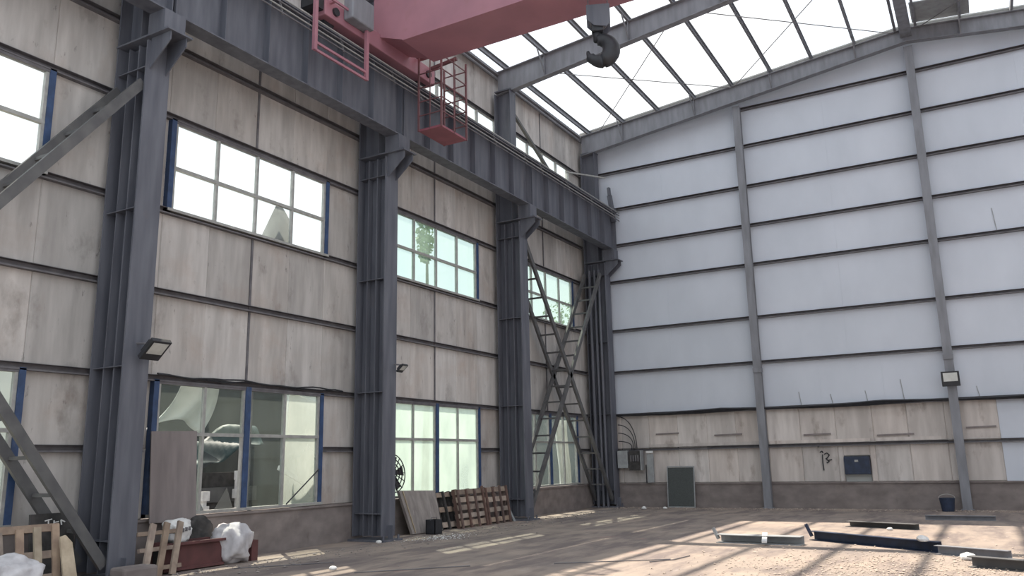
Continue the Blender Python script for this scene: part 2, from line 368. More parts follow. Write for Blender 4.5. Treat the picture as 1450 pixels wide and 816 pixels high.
# pale ledge strip above the lower girt and sagging strips of torn lining
for x0, x1, z in ((1.95, 5.7, 1.95), (5.95, 8.9, 1.95), (9.05, 10.9, 1.95)):
    GW(MB().box(x0, x1, Y1-.05, Y1-.005, z, z+.10), 'ledge_strip', M['panel_low'])
for x0, x1, z in ((4.2, 5.1, 2.28), (7.0, 7.8, 2.2), (9.1, 10.1, 2.12), (11.45, 12.2, 2.26), (2.2, 3.0, 2.38)):
    mb = MB().bar((x0, Y1-.02, z), (x1, Y1-.02, z+.015), .04, .05); GW(mb, 'lining_fold', M['board'])
for x, z, h in ((7.02, 3.12, .42), (7.95, 3.12, .30), (8.95, 3.12, .34), (9.95, 3.12, .62), (12.9, 7.84, .7), (11.9, 3.12, .3)):
    GW(MB().bar((x, Y1-.006, z), (x-.05, Y1-.006, z+h), .02, .022), 'torn_seam', M['greybox'])
# handwritten mark in black paint on a lower panel
mk = MB()
for pts in ([(7.43,1.66),(7.50,1.70),(7.52,1.64)], [(7.50,1.60),(7.49,1.35),(7.50,1.12)], [(7.55,1.60),(7.63,1.64),(7.70,1.58),(7.64,1.50),(7.58,1.46)], [(7.60,1.46),(7.68,1.38),(7.60,1.34)], [(7.66,1.42),(7.76,1.44)], [(7.38,1.82),(7.44,1.86)]):
    for a, b in zip(pts[:-1], pts[1:]): mk.bar((a[0], Y1-.015, a[1]), (b[0], Y1-.015, b[1]), .03, .03)
GW(mk, 'painted_mark', M['black'])

# right wall, out of the frame: it closes the hall
wr = MB().box(22.48, 22.62, Y0, 27.1, .0, 13.35).build('wall_right', M['sheet']); tag(wr, kind='structure')

# ------------------------------------------------------------------ ceiling: rafters, purlins, ridge, rods
ceil = empty('ceiling', (RIDGE, 20.4, 13.4)); tag(ceil, kind='structure')
def CW(mb, name, m, **k):
    for v in mb.v: v -= Vector((RIDGE, 20.4, 13.4))
    return mb.build(name, m, ceil, **k)
for yb in (8.0, 14.2, 20.4, 26.5):
    mb = MB(); hw = .11; t = .014
    for xa, xb in ((.08, RIDGE), (RIDGE, 22.4)):
        ta, tb, ba, bb = rtop(xa), rtop(xb), rbot(xa), rbot(xb)
        mb.poly([(xa,yb-t/2,ba),(xb,yb-t/2,bb),(xb,yb-t/2,tb),(xa,yb-t/2,ta)], (0,1,0), t)
        for za, zb in ((ta, tb), (ba, bb)):
            mb.poly([(xa,yb-hw,za-.01),(xb,yb-hw,zb-.01),(xb,yb-hw,zb+.012),(xa,yb-hw,za+.012)], (0,1,0), 2*hw)
    rf = CW(mb, 'rafter', M['grey_steel'])
    st = MB()
    for x in (1.75, 4.45, 7.1, 9.75, 12.7, 15.4):
        st.poly([(x-.006,yb-hw,rbot(x)),(x+.006,yb-hw,rbot(x)),(x+.006,yb-hw,rtop(x)),(x-.006,yb-hw,rtop(x))], (0,1,0), 2*hw)
    CW(st, 'stiffener_plate', M['grey_steel'])
PURX = [.38, 1.75, 3.1, 4.45, 5.78, 7.1, 8.42, 9.75, 10.95]
PURX = PURX + [2*RIDGE-x for x in PURX]
for x in PURX:
    z = rtop(x)+.10
    CW(MB().chan((x, 7.9, z), (x, 26.75, z), .07, .18, .012), 'purlin', M['grey_steel'])
for yb in (20.4, 26.45):      # fly braces from purlin down to the rafter's bottom flange
    for x in (1.75, 4.45, 7.1, 9.75, 12.7, 15.4):
        CW(MB().bar((x, yb-.55, rtop(x)+.02), (x, yb-.05, rbot(x)+.03), .035, .035), 'fly_brace', M['grey_steel'])
CW(MB().box(RIDGE-.16, RIDGE+.16, 20.3, 26.7, rtop(RIDGE)-.26, rtop(RIDGE)+.0), 'ridge_beam', M['grey_steel'])
for xa, xb in ((-.05, RIDGE), (RIDGE, 22.5)):   # verge trim of the lost roof sheet along the gable
    mb = MB().poly([(xa,26.62,rtop(xa)+.2),(xb,26.62,rtop(xb)+.2),(xb,26.62,rtop(xb)+.24),(xa,26.62,rtop(xa)+.24)], (0,1,0), .45)
    CW(mb, 'verge_trim', M['alu'])
def rod(a, b):
    CW(MB().tube([(a[0], a[1], rtop(a[0])-.1), (b[0], b[1], rtop(b[0])-.1)], .014, 5), 'brace_rod', M['girt'])
for xa, xb in ((.9, 5.8), (5.9, 10.9), (11.6, 16.6)):
    rod((xa, 20.6), (xb, 26.3)); rod((xb, 20.6), (xa, 26.3))
CW(MB().poly([(11.45,25.1,14.62),(13.0,25.1,14.47),(13.0,26.4,14.47),(11.45,26.4,14.62)], (0,0,1), .03), 'roof_sheet', M['greybox'])

# ------------------------------------------------------------------ columns
def make_column():
    root = empty('steel_column', (0, 0, 0))
    hw = .22
    f = MB().box(.82, .85, -hw, hw, .1, 8.45); f.build('front_flange', M['steel'], root)
    f = MB().box(.05, .08, -hw, hw, .1, 12.62); f.build('rear_flange', M['steel'], root)
    MB().box(.08, .82, -.012, .012, .1, 8.5).build('web', M['steel'], root)
    for x in (.30, .55):
        MB().box(x-.012, x+.012, -.16, .16, .1, 8.45).build('web_rib', M['steel'], root)
    for z in (.55, 3.1, 5.6, 8.0):
        MB().box(.08, .82, -hw+.03, hw-.03, z, z+.016).build('stiffener', M['steel'], root)
    # corbel that carries the runway beam
    co = MB()
    for y in (-.15, .15):
        co.poly([(.85, y-.01, 7.95), (1.32, y-.01, 8.35), (1.32, y-.01, 8.5), (.85, y-.01, 8.5)], (0,1,0), .02)
    co.box(.05, 1.36, -.24, .24, 8.5, 8.53); co.box(.80, 1.2, -.20, .20, 8.53, 8.92)
    co.build('corbel', M['steel'], root)
    # narrower upper length
    u = MB().box(.56, .585, -.17, .17, 8.53, 12.7).box(.08, .56, -.01, .01, 8.53, 12.7).box(.05, .60, -.19, .19, 12.68, 12.72)
    u.build('upper_shaft', M['steel'], root)
    MB().box(-.02, .98, -.32, .32, 0, .04).box(.85, .97, -.012, .012, .04, .32).build('base_plate', M['steel'], root)
    for x, y in ((.92, -.25), (.92, .25)):
        MB().tube([(x, y, .04), (x, y, .12)], .025, 6).build('anchor_bolt', M['steel'], root)
    return root
c1 = make_column(); c1.location = (0, 8.0, 0)
tag(c1, 'dark blue grey steel wall column nearest the camera with a big floodlight on it', 'column', 'steel columns along the left wall')
labs = {14.2: 'dark steel wall column between the left and middle window bays, leaning slab at its foot',
        20.4: 'dark steel wall column right of the stacked pallets, beside the ladder-like braces',
        26.6: 'dark steel column in the far corner where the two walls meet'}
for y in labs:
    c = dup(c1, (0, y, 0)); c['label'] = labs[y]

# pipes in the corner column
t = MB()
for x, y in ((.62, 26.31), (.46, 26.31)): t.tube([(x, y, 0), (x, y, 8.2)], .045, 8)
t.tube([(.27, 26.30, 0), (.27, 26.30, 8.2)], .055, 8)
tag(t.build('riser_pipes', M['steel']), 'dark vertical riser pipes running up the far corner column', 'pipe')

# gable posts
for x, ztop, lab in ((5.82, 13.3, 'grey gable post left of the dark blue wall box'), (11.24, 14.0, 'grey gable post with a square floodlight on it and a blue bucket at its foot')):
    p = empty('gable_post', (x, 26.72, 0)); tag(p, lab, 'post', 'gable posts')
    m = MB().box(-.12, .12, -.10, -.085, 0, ztop).box(-.12, .12, .065, .08, 0, ztop).box(-.006, .006, -.09, .07, 0, ztop)
    m.build('shaft', M['grey_steel'], p)
    MB().box(-.16, .16, -.14, .10, 0, .03).build('base_plate', M['grey_steel'], p)
    MB().box(-.13, .13, -.13, .10, 4.2, 4.34).build('splice_collar', M['grey_steel'], p)

# laced cross braces between the columns
def laced(name, a, b, lab, n=None):
    """a, b: (y, z) ends; two channels at x .15 and .75 with rungs"""
    ym, zm = a[0], min(a[1], b[1])
    root = empty(name, (.45, (a[0]+b[0])/2, zm)); tag(root, lab, 'brace', 'laced cross braces')
    o = Vector((.45, (a[0]+b[0])/2, zm)); d = Vector((0, b[0]-a[0], b[1]-a[1])); L = d.length; nrm = Vector((0, -d.z, d.y)).normalized()
    for x in (.15, .75):
        p = Vector((x, a[0], a[1]))-o; q = Vector((x, b[0], b[1]))-o
        MB().prof(p, q, [(-.035,-.075),(.035,-.075),(.035,.075),(-.035,.075)], nrm).build('rail', M['brace'], root)
    k = n or int(abs(d.z)/.5)
    for i in range(1, k):
        c = Vector((0, a[0], a[1]))+d*(i/k)-o; c.x = 0
        MB().bar(c+Vector((-.29,0,0)), c+Vector((.29,0,0)), .05, .05).build('rung', M['brace'], root)
    return root
laced('cross_brace', (20.64, 8.0), (26.4, .25), 'laced brace falling from the middle column top to the far corner column foot')
laced('cross_brace', (26.15, 8.0), (20.64, .25), 'laced brace rising from behind the dark column up to the far corner column top')
laced('cross_brace', (2.02, .25), (7.8, 7.72), 'laced brace crossing the upper left window up to the nearest column')
laced('cross_brace', (2.02, 7.9), (7.78, .22), 'laced brace at lower left coming down to the nearest column foot')
# upper brace over the runway
ub = MB().bar((.3, 20.65, 12.35), (.3, 24.4, 8.6+1.9), .09, .09)
tag(ub.build('diagonal_strut', M['brace']), 'single dark diagonal strut in front of the far clerestory panes', 'brace')
ub = MB().bar((.5, 24.2, 11.25), (1.05, 26.3, 11.55), .05, .05)
tag(ub.build('tie_bar', M['alu']), 'thin pale bar above the far end of the runway beam', 'bar')

# ------------------------------------------------------------------ crane runway
def runway(ya, yb, lab):
    ym = (ya+yb)/2; root = empty('runway_beam', (1.0, ym, 8.92)); tag(root, lab, 'crane beam', 'runway beams of the crane'); L = (yb-ya)/2-.01
    wb_ = MB().box(-.008, .008, -L, L, .02, 1.42).build('web', M['steel'], root)
    MB().box(-.17, .17, -L, L, 0, .025).build('bottom_flange', M['steel'], root)
    MB().box(-.22, .22, -L, L, 1.42, 1.45).build('top_flange', M['steel'], root)
    MB().box(-.035, .035, -L, L, 1.45, 1.58).build('rail', M['girt'], root)
    k = round((yb-ya)/1.033); s0 = None
    for i in range(k+1):
        y = -L+.03+(2*L-.06)*i/k
        if s0 is None:
            s0 = MB().box(.008, .16, -.006, .006, .025, 1.42).build('stiffener', M['steel'], wb_); s0.location = (0, y, 0)
        else: inst('stiffener', s0.data, wb_, (0, y, 0))
    for j, z in enumerate((1.40, 1.30, 1.20, 1.10)):
        MB().tube([(.30, -L, z), (.30, L, z)], .016, 6).build('conductor_bar', M['alu'] if j % 2 == 0 else M['girt'], root)
    for i in range(4):
        y = -L+.5+(2*L-1)*i/3
        MB().bar((.2, y, 1.43), (.30, y, 1.06), .03, .03).build('bar_bracket', M['girt'], root)
runway(1.8, 8.0, 'grey runway beam at the top left before the nearest column')
runway(8.0, 14.2, 'grey runway beam carrying the red crane frame above the left window bay')
runway(14.2, 20.4, 'grey runway beam under the red inspection cage above the middle bay')
runway(20.4, 26.85, 'grey runway beam with close stiffeners ending at the far corner')
bs = MB().bar((1.12, 26.75, 10.0), (1.02, 26.7, 11.0), .16, .10).bar((1.02, 26.7, 11.0), (1.0, 26.7, 11.3), .09, .14).box(.9, 1.2, 26.6, 26.8, 10.37, 10.5)
tag(bs.build('crane_end_stop', M['steel']), 'dark upright end stop at the far end of the crane rail', 'stop')

# bridge crane
BR = empty('bridge_crane', (1.0, 13.4, 10.5)); O = Vector((1.0, 13.4, 10.5)); tag(BR, 'big red overhead crane bridge crossing the hall on the runway beam', 'crane')
def CR(mb, name, m, par=None, **k):
    for v in mb.v: v -= O
    return mb.build(name, m, par or BR, **k)
gy0, gy1 = 13.22, 14.30
g = MB()
prof_ = [(1.05,11.0),(1.25,10.92),(1.95,10.66),(20.9,10.66),(21.6,11.0),(21.6,12.0),(1.05,12.0)]
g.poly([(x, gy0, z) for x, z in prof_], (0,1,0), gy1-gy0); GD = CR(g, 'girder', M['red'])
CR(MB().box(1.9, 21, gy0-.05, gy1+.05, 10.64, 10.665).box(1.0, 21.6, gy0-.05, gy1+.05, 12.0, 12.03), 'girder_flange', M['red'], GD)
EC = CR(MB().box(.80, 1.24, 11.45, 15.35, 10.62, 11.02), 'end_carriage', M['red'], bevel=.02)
for y in (11.75, 15.05):
    w = MB().tube([(.93, y, 10.64), (1.07, y, 10.64)], .16, 20); CR(w, 'wheel', M['black'], EC)
    CR(MB().tube([(1.24, y, 10.8), (1.29, y, 10.8)], .09, 14), 'axle_cap', M['black'], EC)
CR(MB().box(.85, 1.2, 11.15, 11.45, 10.72, 10.95), 'buffer', M['black'], EC)
CR(MB().box(1.24, 1.5, 12.0, 12.7, 10.75, 11.35), 'drive_box', M['grey_steel'], bevel=.03)
# walkway grating and rail on the near side of the girder
gt = MB().box(1.1, 21.2, 12.55, 12.6, 11.95, 12.0).box(1.1, 21.2, 13.15, 13.2, 11.95, 12.0)
for i in range(60): x = 1.2+i*.335; gt.box(x, x+.03, 12.6, 13.15, 11.96, 12.0)
CR(gt, 'walkway', M['grey_steel'], GD)
# maintenance frame that hangs outside the beam
for y in (11.05, 12.62):
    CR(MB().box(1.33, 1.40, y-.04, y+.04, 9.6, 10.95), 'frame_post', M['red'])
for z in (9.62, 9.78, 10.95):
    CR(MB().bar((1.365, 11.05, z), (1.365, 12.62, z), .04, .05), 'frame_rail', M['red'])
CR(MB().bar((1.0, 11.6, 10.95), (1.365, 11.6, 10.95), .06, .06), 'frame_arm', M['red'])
# inspection cage
x0, x1, y0, y1 = 1.34, 1.98, 14.55, 15.6; zb = 9.12
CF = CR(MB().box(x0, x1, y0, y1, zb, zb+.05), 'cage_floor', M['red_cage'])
for x, y in ((x0, y0), (x1, y0), (x1, y1), (x0, y1)):
    CR(MB().box(x-.02, x+.02, y-.02, y+.02, zb, 11.1), 'cage_post', M['red_thin'], CF)
for x, y in ((x1, (y0+y1)/2), ((x0+x1)/2, y0), ((x0+x1)/2, y1)):
    CR(MB().box(x-.01, x+.01, y-.01, y+.01, zb, 11.05), 'cage_bar', M['red_thin'], CF)
for z in (9.5, 9.85, 10.2, 10.55, 10.9):
    m = MB()
    for a, b in (((x0,y0),(x1,y0)), ((x1,y0),(x1,y1)), ((x1,y1),(x0,y1))):
        m.bar((*a, z), (*b, z), .022, .022)
    CR(m, 'cage_rail', M['red_thin'], CF)
CR(MB().bar((1.1, 14.7, 11.05), (1.98, 14.7, 11.08), .07, .07).bar((1.1, 15.2, 11.0), (1.98, 15.2, 11.08), .07, .07), 'cage_hanger', M['red_thin'], CF)

# hook block
HC = Vector((6.27, 13.76, 9.42)); ha = math.atan2(.385, .923)
HK = empty('crane_hook', (HC.x, HC.y, 9.05), (0, 0, ha)); tag(HK, 'heavy black crane hook hanging below the red girder', 'hook')
pts = []; rs = []
for i in range(26):
    f = i/25; a = R(100-f*280)
    rr = .225+.01*math.sin(f*6); pts.append((math.cos(a)*rr+.0, 0, .37+math.sin(a)*rr)); rs.append(.10+.078*math.sin(min(1, f*1.25)*math.pi)*1.0 if f < .9 else .06-.03*(f-.9)/.1)
HM = MB().tube(pts, rs, 12); HM.build('hook', M['black'], HK, smooth=True)
MB().tube([(-.03, 0, .57), (-.03, 0, .80)], [.075, .085], 12).build('shank', M['black'], HK, smooth=True)
MB().box(-.13, .10, -.13, .13, .74, .92).build('crosshead', M['black'], HK, bevel=.02)
hb = MB()
for y in (-.17, .14): hb.poly([(-.22,y,1.28),(-.22,y,.98),(-.08,y,.84),(.16,y,.80),(.24,y,.88),(.24,y,1.28)], (0,1,0), .03)
hb.build('side_plate', M['steel'], HK)
for y in (-.08, .0, .08): MB().tube([(0.01, y-.03, 1.05), (0.01, y+.03, 1.05)], .2, 20).build('sheave', M['girt'], HK)
for x, y in ((-.18,-.08),(.2,-.08),(-.18,.08),(.2,.08)):
    MB().tube([(x, y, 1.05), (x, y, 1.62)], .012, 6).build('rope', M['girt'], HK)

# ------------------------------------------------------------------ lights on the columns
def floodlight(loc, rot, s, lab, arm, wd=.36):
    f = empty('floodlight', loc, rot); tag(f, lab, 'floodlight')
    mb = MB().poly([(-.06*s,-wd*s,-.42*s),(-.06*s,wd*s,-.42*s),(-.06*s,wd*s,.42*s),(-.06*s,-wd*s,.42*s)], (1,0,0), .16*s)
    hs = mb.build('housing', M['black'], f, bevel=.02*s)
    for i in range(5): MB().box(-.16*s, -.06*s, (-.28+.14*i)*s-.01, (-.28+.14*i)*s+.01, -.25*s, .25*s).build('cooling_fin', M['black'], hs)
    MB().box(.10*s, .105*s, -wd*.78*s, wd*.78*s, -.14*s, .34*s).build('lens', M['lens'], hs)
    m = MB().tube(arm, .018, 6); m.build('bracket', M['girt'], f)
    return f
floodlight((1.14, 8.09, 3.36), (0, R(50), 0), .47, 'large black floodlight on a bracket on the nearest column', [(-.05,-.05,0),(-.16,-.08,-.05),(-.30,-.1,-.2)])
floodlight((1.06, 14.35, 3.62), (0, R(50), 0), .27, 'small black floodlight on the second column', [(-.03,0,0),(-.10,-.03,.0),(-.18,-.05,-.08)])
floodlight((11.24, 26.38, 3.62), (0, R(6), R(-90)), .50, 'square floodlight with a pale lens on the gable post', [(-.05,0,0),(-.2,0,.05)], .46)

# ------------------------------------------------------------------ gable fittings
cab = MB()
for k in range(3):
    P = []
    for i in range(60):
        x = .9+i*.23; s = (x-.9)/4.9
        P.append((x, 26.72-.02*k, 3.08+.02*k-.06*abs(math.sin(s*math.pi+k*.4))+.012*noise.noise((x*1.7, k*3., 0))))
    cab.tube(P, .032, 5)
tag(cab.build('cable_bundle', M['black']), 'sagging black cable bundle along the seam where white sheets meet old panels', 'cable')
cw = MB()
for k in range(4):
    xa, za, xb, zb = .93, 3.02-.28*k, 1.58-.07*k, 1.86
    P = []
    for i in range(13):
        f = i/12; P.append((xa+(xb-xa)*(1-(1-f)**2)*1.0+.03*k*math.sin(f*3.1), 26.74-.01*k, za+(zb-za)*f**1.7))
    cw.tube(P, .016, 5)
tag(cw.build('loose_cables', M['black']), 'loose black cables curving down into the grey switch boxes', 'cable')
wc = MB()
for k in range(2):
    wc.tube([(.03+.02*k, 9.0+i*.23, 3.14+.02*k-.05*abs(math.sin(i*.33+k*.7))+.01*math.sin(i*1.7)) for i in range(21)], .016, 5)
tag(wc.build('slack_cable', M['black']), 'slack dark cable along the girt above the broken window', 'cable')
eb = empty('switch_box', (1.35, 26.72, 1.2)); tag(eb, 'grey metal switch box with an open dark fuse tray by the corner', 'switch box')
MB().box(-.45, -.08, -.12, .10, .08, .66).build('cabinet', M['greybox'], eb, bevel=.015)
MB().box(-.04, .38, -.10, .10, .0, .64).build('fuse_tray', M['dark'], eb)
MB().box(.38, .42, -.14, .10, .0, .66).build('door', M['greybox'], eb)
for i in range(4): MB().box(.02+.085*i, .07+.085*i, -.13, -.10, .3, .5).build('fuse', M['girt'], eb)
cb = empty('conduit_board', (2.02, 26.74, .78)); tag(cb, 'narrow pale board on the wall with a white plate at its top', 'board')
MB().box(-.11, .11, 0, .06, .02, .95).build('backing', M['greybox'], cb); MB().box(-.12, .12, -.03, 0, .98, 1.05).build('plate', M['white'], cb)
MB().tube([(-.15, .0, 0), (-.15, .0, .6)], .02, 6).build('conduit', M['black'], cb)
fb = empty('leaning_screen', (3.06, 26.62, 0), (R(-5), 0, 0)); tag(fb, 'dark mesh screen in a thin pale frame leaning on the gable dado', 'screen')
MB().box(-.43, .43, -.01, .01, .03, 1.28).build('mesh', M['mesh_dark'], fb)
for a, b in (((-.45,0,0),(-.45,0,1.31)), ((.45,0,0),(.45,0,1.31)), ((-.45,0,1.31),(.45,0,1.31)), ((-.45,0,.02),(.45,0,.02))):
    MB().bar(a, b, .03, .03).build('frame', M['greybox'], fb)
wb = empty('wall_box', (8.47, 26.9, 1.0)); tag(wb, 'dark blue metal box set into an opening in the low gable panels', 'box')
MB().box(-.35, .36, -.10, .22, .0, .52).build('body', M['navy'], wb, bevel=.015); MB().box(-.05, .05, -.13, -.10, .36, .42).build('hasp', M['alu'], wb)
bk = empty('bucket', (10.78, 26.1, 0), (0, 0, 0)); tag(bk, 'small dark blue bucket on the floor at the foot of the gable post', 'bucket')
n = 20; b = MB(); ring = lambda r, z: [(r*math.cos(2*math.pi*i/n), r*math.sin(2*math.pi*i/n), z) for i in range(n)]
b.add(ring(.15,0)+ring(.20,.36)+ring(.185,.36)+ring(.14,.03), [(i,(i+1)%n,n+(i+1)%n,n+i) for i in range(n)]+[(n+i,n+(i+1)%n,2*n+(i+1)%n,2*n+i) for i in range(n)]+[(2*n+i,2*n+(i+1)%n,3*n+(i+1)%n,3*n+i) for i in range(n)]+[tuple(range(n)), tuple(range(3*n,4*n))])
b.build('body', M['navy'], bk); MB().tube([(.2*math.cos(a), .06*math.sin(a)-.03, .36+.10*math.sin(a)) for a in [math.pi*i/10 for i in range(11)]], .008, 5).build('handle', M['alu'], bk)

# ------------------------------------------------------------------ steel lengths left on the floor
def flbeam(a, b, h, lab, m='grey_steel', w=.12, cat='steel beam', tip=False):
    a, b = Vector(a), Vector(b); mb = MB()
    mb.chan((a.x,a.y,h/2), (b.x,b.y,h/2), w, h, .012)
    if tip: mb.bar((a.x,a.y,h*.4), (a.x-.1,a.y+.02,h*1.7), .05, .05)
    return tag(mb.build('steel_channel', M[m]), lab, cat, 'steel lengths lying on the floor')
flbeam((7.3,16.05,0), (8.85,15.95,0), .15, 'short pale channel with a white stick lying across it', 'greybox', .3, tip=True)
flbeam((8.84,16.95,0), (11.08,15.40,0), .17, 'long dark blue channel with a bent end in the sunlit patch', 'navy', .14, tip=True)
flbeam((11.05,15.15,0), (12.05,14.62,0), .14, 'grey channel at the right edge in front of the blue one', 'grey_steel')
flbeam((11.55,13.65,0), (12.9,13.05,0), .15, 'rusty grey tube at the bottom right corner among rubble', 'brace', .15)
flbeam((9.0,20.35,0), (10.45,19.75,0), .12, 'dark flat length tapering left in the sunlit patch', 'brace', .2)
flbeam((10.42,22.75,0), (11.9,22.75,0), .11, 'grey channel lying in the shade near the bucket', 'grey_steel')
st = MB().bar((8.15,16.15,.17), (8.27,15.55,.07), .09, .03); tag(st.build('white_stick', M['white']), 'short white stick lying across the pale channel', 'stick')
cr_ = MB().bar((12.05,14.62,.02), (12.12,14.15,.02), .05, .04); tag(cr_.build('pale_batten', M['white']), 'pale batten beside the end of the grey channel', 'batten')
for pts, lab in (([(5.9,11.9,.015),(7.4,13.0,.015)], 'thin rusty rod on the floor left of the sunlight'), ([(7.2,12.6,.012),(7.45,13.0,.012),(7.52,13.6,.012)], 'bent thin rod in the sunlight'),
                 ([(3.6,9.9,.012),(4.8,11.2,.012)], 'dark rod on the shaded floor near the left wall'), ([(1.4,9.6,.012),(2.4,10.8,.012)], 'thin dark rod in front of the red trough')):
    tag(MB().tube(pts, .008, 5).build('rod', M['girt']), lab, 'rod')
k = 0
for x, y, s, lab in ((10.85,15.45,.10,'white lump lying on the dark blue channel'), (11.5,14.5,.11,'white lump in front of the grey channel'), (2.15,25.6,.09,'white scrap on the floor left of the mesh screen'),
                  (2.75,25.9,.07,'white scrap at the foot of the mesh screen'), (9.95,19.55,.06,'white scrap touching the dark flat length'), (.95,13.75,.06,'white scrap at the foot of the second column'),
                  (3.0,10.1,.06,'white paper scrap on the shaded floor')):
    bm = bmesh.new(); bmesh.ops.create_icosphere(bm, subdivisions=2, radius=s)
    for v in bm.verts: v.co *= 1+.35*noise.noise(v.co*9+Vector((k,0,0))); v.co.z = max(v.co.z*.6+s*.45, 0)
    me = bpy.data.meshes.new('white_scrap'); bm.to_mesh(me); bm.free(); me.materials.append(M['white'])
    o = inst('white_scrap', me, None, (x, y, .16 if k == 0 else 0)); tag(o, lab, 'scrap'); k += 1

# rubble, nobody could count it
def scatter(n, fn, smin, smax, name, m):
    vs = []; fs = []
    base = [(1,0,0),(-1,0,0),(0,1,0),(0,-1,0),(0,0,1),(0,0,-1)]; bf = [(0,2,4),(2,1,4),(1,3,4),(3,0,4),(2,0,5),(1,2,5),(3,1,5),(0,3,5)]
    for _ in range(n):
        x, y = fn(); s = smin+(smax-smin)*random.random()**3; q = len(vs); a = random.random()*6.3; ca, sa = math.cos(a), math.sin(a); e = random.uniform(.5,1.6)
        for p in base:
            px_, py_ = p[0]*s*e*random.uniform(.7,1.2), p[1]*s*random.uniform(.7,1.2)
            vs.append((x+px_*ca-py_*sa, y+px_*sa+py_*ca, max(0.001, s*.35+p[2]*s*.5)))
        fs += [tuple(i+q for i in f) for f in bf]
    me = bpy.data.meshes.new(name); me.from_pydata(vs, [], fs); me.materials.append(m)
    o = inst(name, me); tag(o, kind='stuff'); return o
def f1():
    while True:
        x, y = random.gauss(10.9, 1.4), random.gauss(12.9, 1.35)
        if 7 < x < 15 and 9 < y < 19: return x, y
tag(scatter(5500, f1, .006, .028, 'rubble', M['rubble']), 'small stone rubble over the sunlit floor at lower right', 'rubble')
tag(scatter(1600, lambda: (random.uniform(1, 14), 26.6-abs(random.gauss(0, .5))), .008, .035, 'gravel', M['rubble']), 'gravel along the foot of the gable wall', 'rubble')
tag(scatter(1400, lambda: (.95+abs(random.gauss(0, .7)), random.uniform(8, 26)), .008, .035, 'debris', M['slab']), 'crumbled debris along the left wall foot', 'rubble')
tag(scatter(420, lambda: (random.gauss(1.45, .25), random.gauss(15.3, .45)), .006, .022, 'white_crumbs', M['white']), 'pale crumbs on the floor before the leaning slab', 'rubble')

# ------------------------------------------------------------------ left wall junk
# leaning concrete slab, black tin, pallets
sl = empty('leaning_slab', (.42, 16.0, 0), (0, R(-16), 0)); tag(sl, 'grey slab leaning under the middle bay window', 'slab')
MB().add([(0,-.45,0),(0,.72,0),(0,.78,.95),(0,-.62,1.0),(.07,-.45,0),(.07,.72,0),(.07,.78,.95),(.07,-.62,1.0)], [(0,3,2,1),(4,5,6,7),(0,1,5,4),(1,2,6,5),(2,3,7,6),(3,0,4,7)]).build('panel', M['slab'], sl)
MB().bar((.085,-.36,.02), (.085,-.50,.98), .02, .02).build('edge_strip', M['wood_pale'], sl)
bb = empty('black_tin', (.78, 15.95, 0)); tag(bb, 'small black open tin standing before the leaning slab', 'tin')
MB().box(-.13,.13,-.14,-.125,0,.32).box(-.13,.13,.125,.14,0,.32).box(-.13,-.115,-.14,.14,0,.32).box(.115,.13,-.14,.14,0,.32).box(-.13,.13,-.14,.14,0,.015).build('body', M['black'], bb)
MB().tube([(0,-.14,.30),(.0,-.1,.36),(0,.1,.36),(0,.14,.30)], .008, 5).build('handle', M['girt'], bb)
def upright_pallet(y, w, h, lean, lab, m, nb=4, nh=4, x=.62):
    p = empty('wooden_pallet', (x, y, 0), (0, R(-lean), 0)); tag(p, lab, 'pallet', 'pallets stood on edge under the middle window')
    for i in range(nb):
        yy = -w/2+.05+(w-.1)*i/(nb-1); MB().box(-.02, .025, yy-.03, yy+.03, 0, h+random.uniform(-.05,.02)).build('batten', m, p)
    for i in range(nh):
        z = .12+(h-.22)*i/(nh-1); MB().box(-.05, -.02, -w/2, w/2, z-.06, z+.06+random.uniform(-.015,.015)).build('board', M['wood'], p)
    for i in range(3):
        yy = -w/2+.05+(w-.1)*i/2; MB().box(-.14, -.05, yy-.05, yy+.05, 0, h-.02).build('stringer', m, p)
    for i in range(nh):
        z = .12+(h-.22)*i/(nh-1); MB().box(-.165, -.14, -w/2, w/2, z-.05, z+.05).build('rear_board', M['wood_red'], p)
    return p
upright_pallet(17.15, .8, .95, 15, 'dark broken pallet tucked behind the leaning slab', M['dark'], 3, 3, .42)
upright_pallet(18.0, 1.25, .98, 11, 'brown pallet with pale boards, left one of the two upright', M['wood_red'], 4, 5)
upright_pallet(19.22, 1.15, .98, 9, 'reddish pallet next to the dark column, right one of the two upright', M['wood_red'], 4, 4)
ln = MB().bar((.62, 19.95, .0), (.2, 19.9, .85), .10, .025); tag(ln.build('grey_plank', M['greybox']), 'thin grey plank leaning between pallet and column', 'plank')
# round fan guard in the middle window
fg = empty('fan_guard', (.07, 15.42, .93), (0, R(-6), 0)); tag(fg, 'round dark fan guard standing in the middle window behind the column', 'fan guard')
for r in (.12, .22, .32, .43):
    MB().tube([(0, r*math.cos(a), .44+r*math.sin(a)) for a in [2*math.pi*i/28 for i in range(29)]], .014, 5, False).build('ring', M['black'], fg)
for i in range(14):
    a = math.pi*2*i/14; MB().bar((0,0,.44), (0, .43*math.cos(a), .44+.43*math.sin(a)), .016, .016).build('spoke', M['black'], fg)
for i in range(5):
    a = math.pi*2*i/5; e = Vector((0, math.cos(a), math.sin(a))); f_ = Vector((0, -math.sin(a), math.cos(a))); c = Vector((-.02,0,.44))
    MB().poly([c+e*.06-f_*.03, c+e*.40-f_*.06, c+e*.36+f_*.16, c+e*.06+f_*.04], (1,0,0), .01).build('blade', M['dark'], fg)
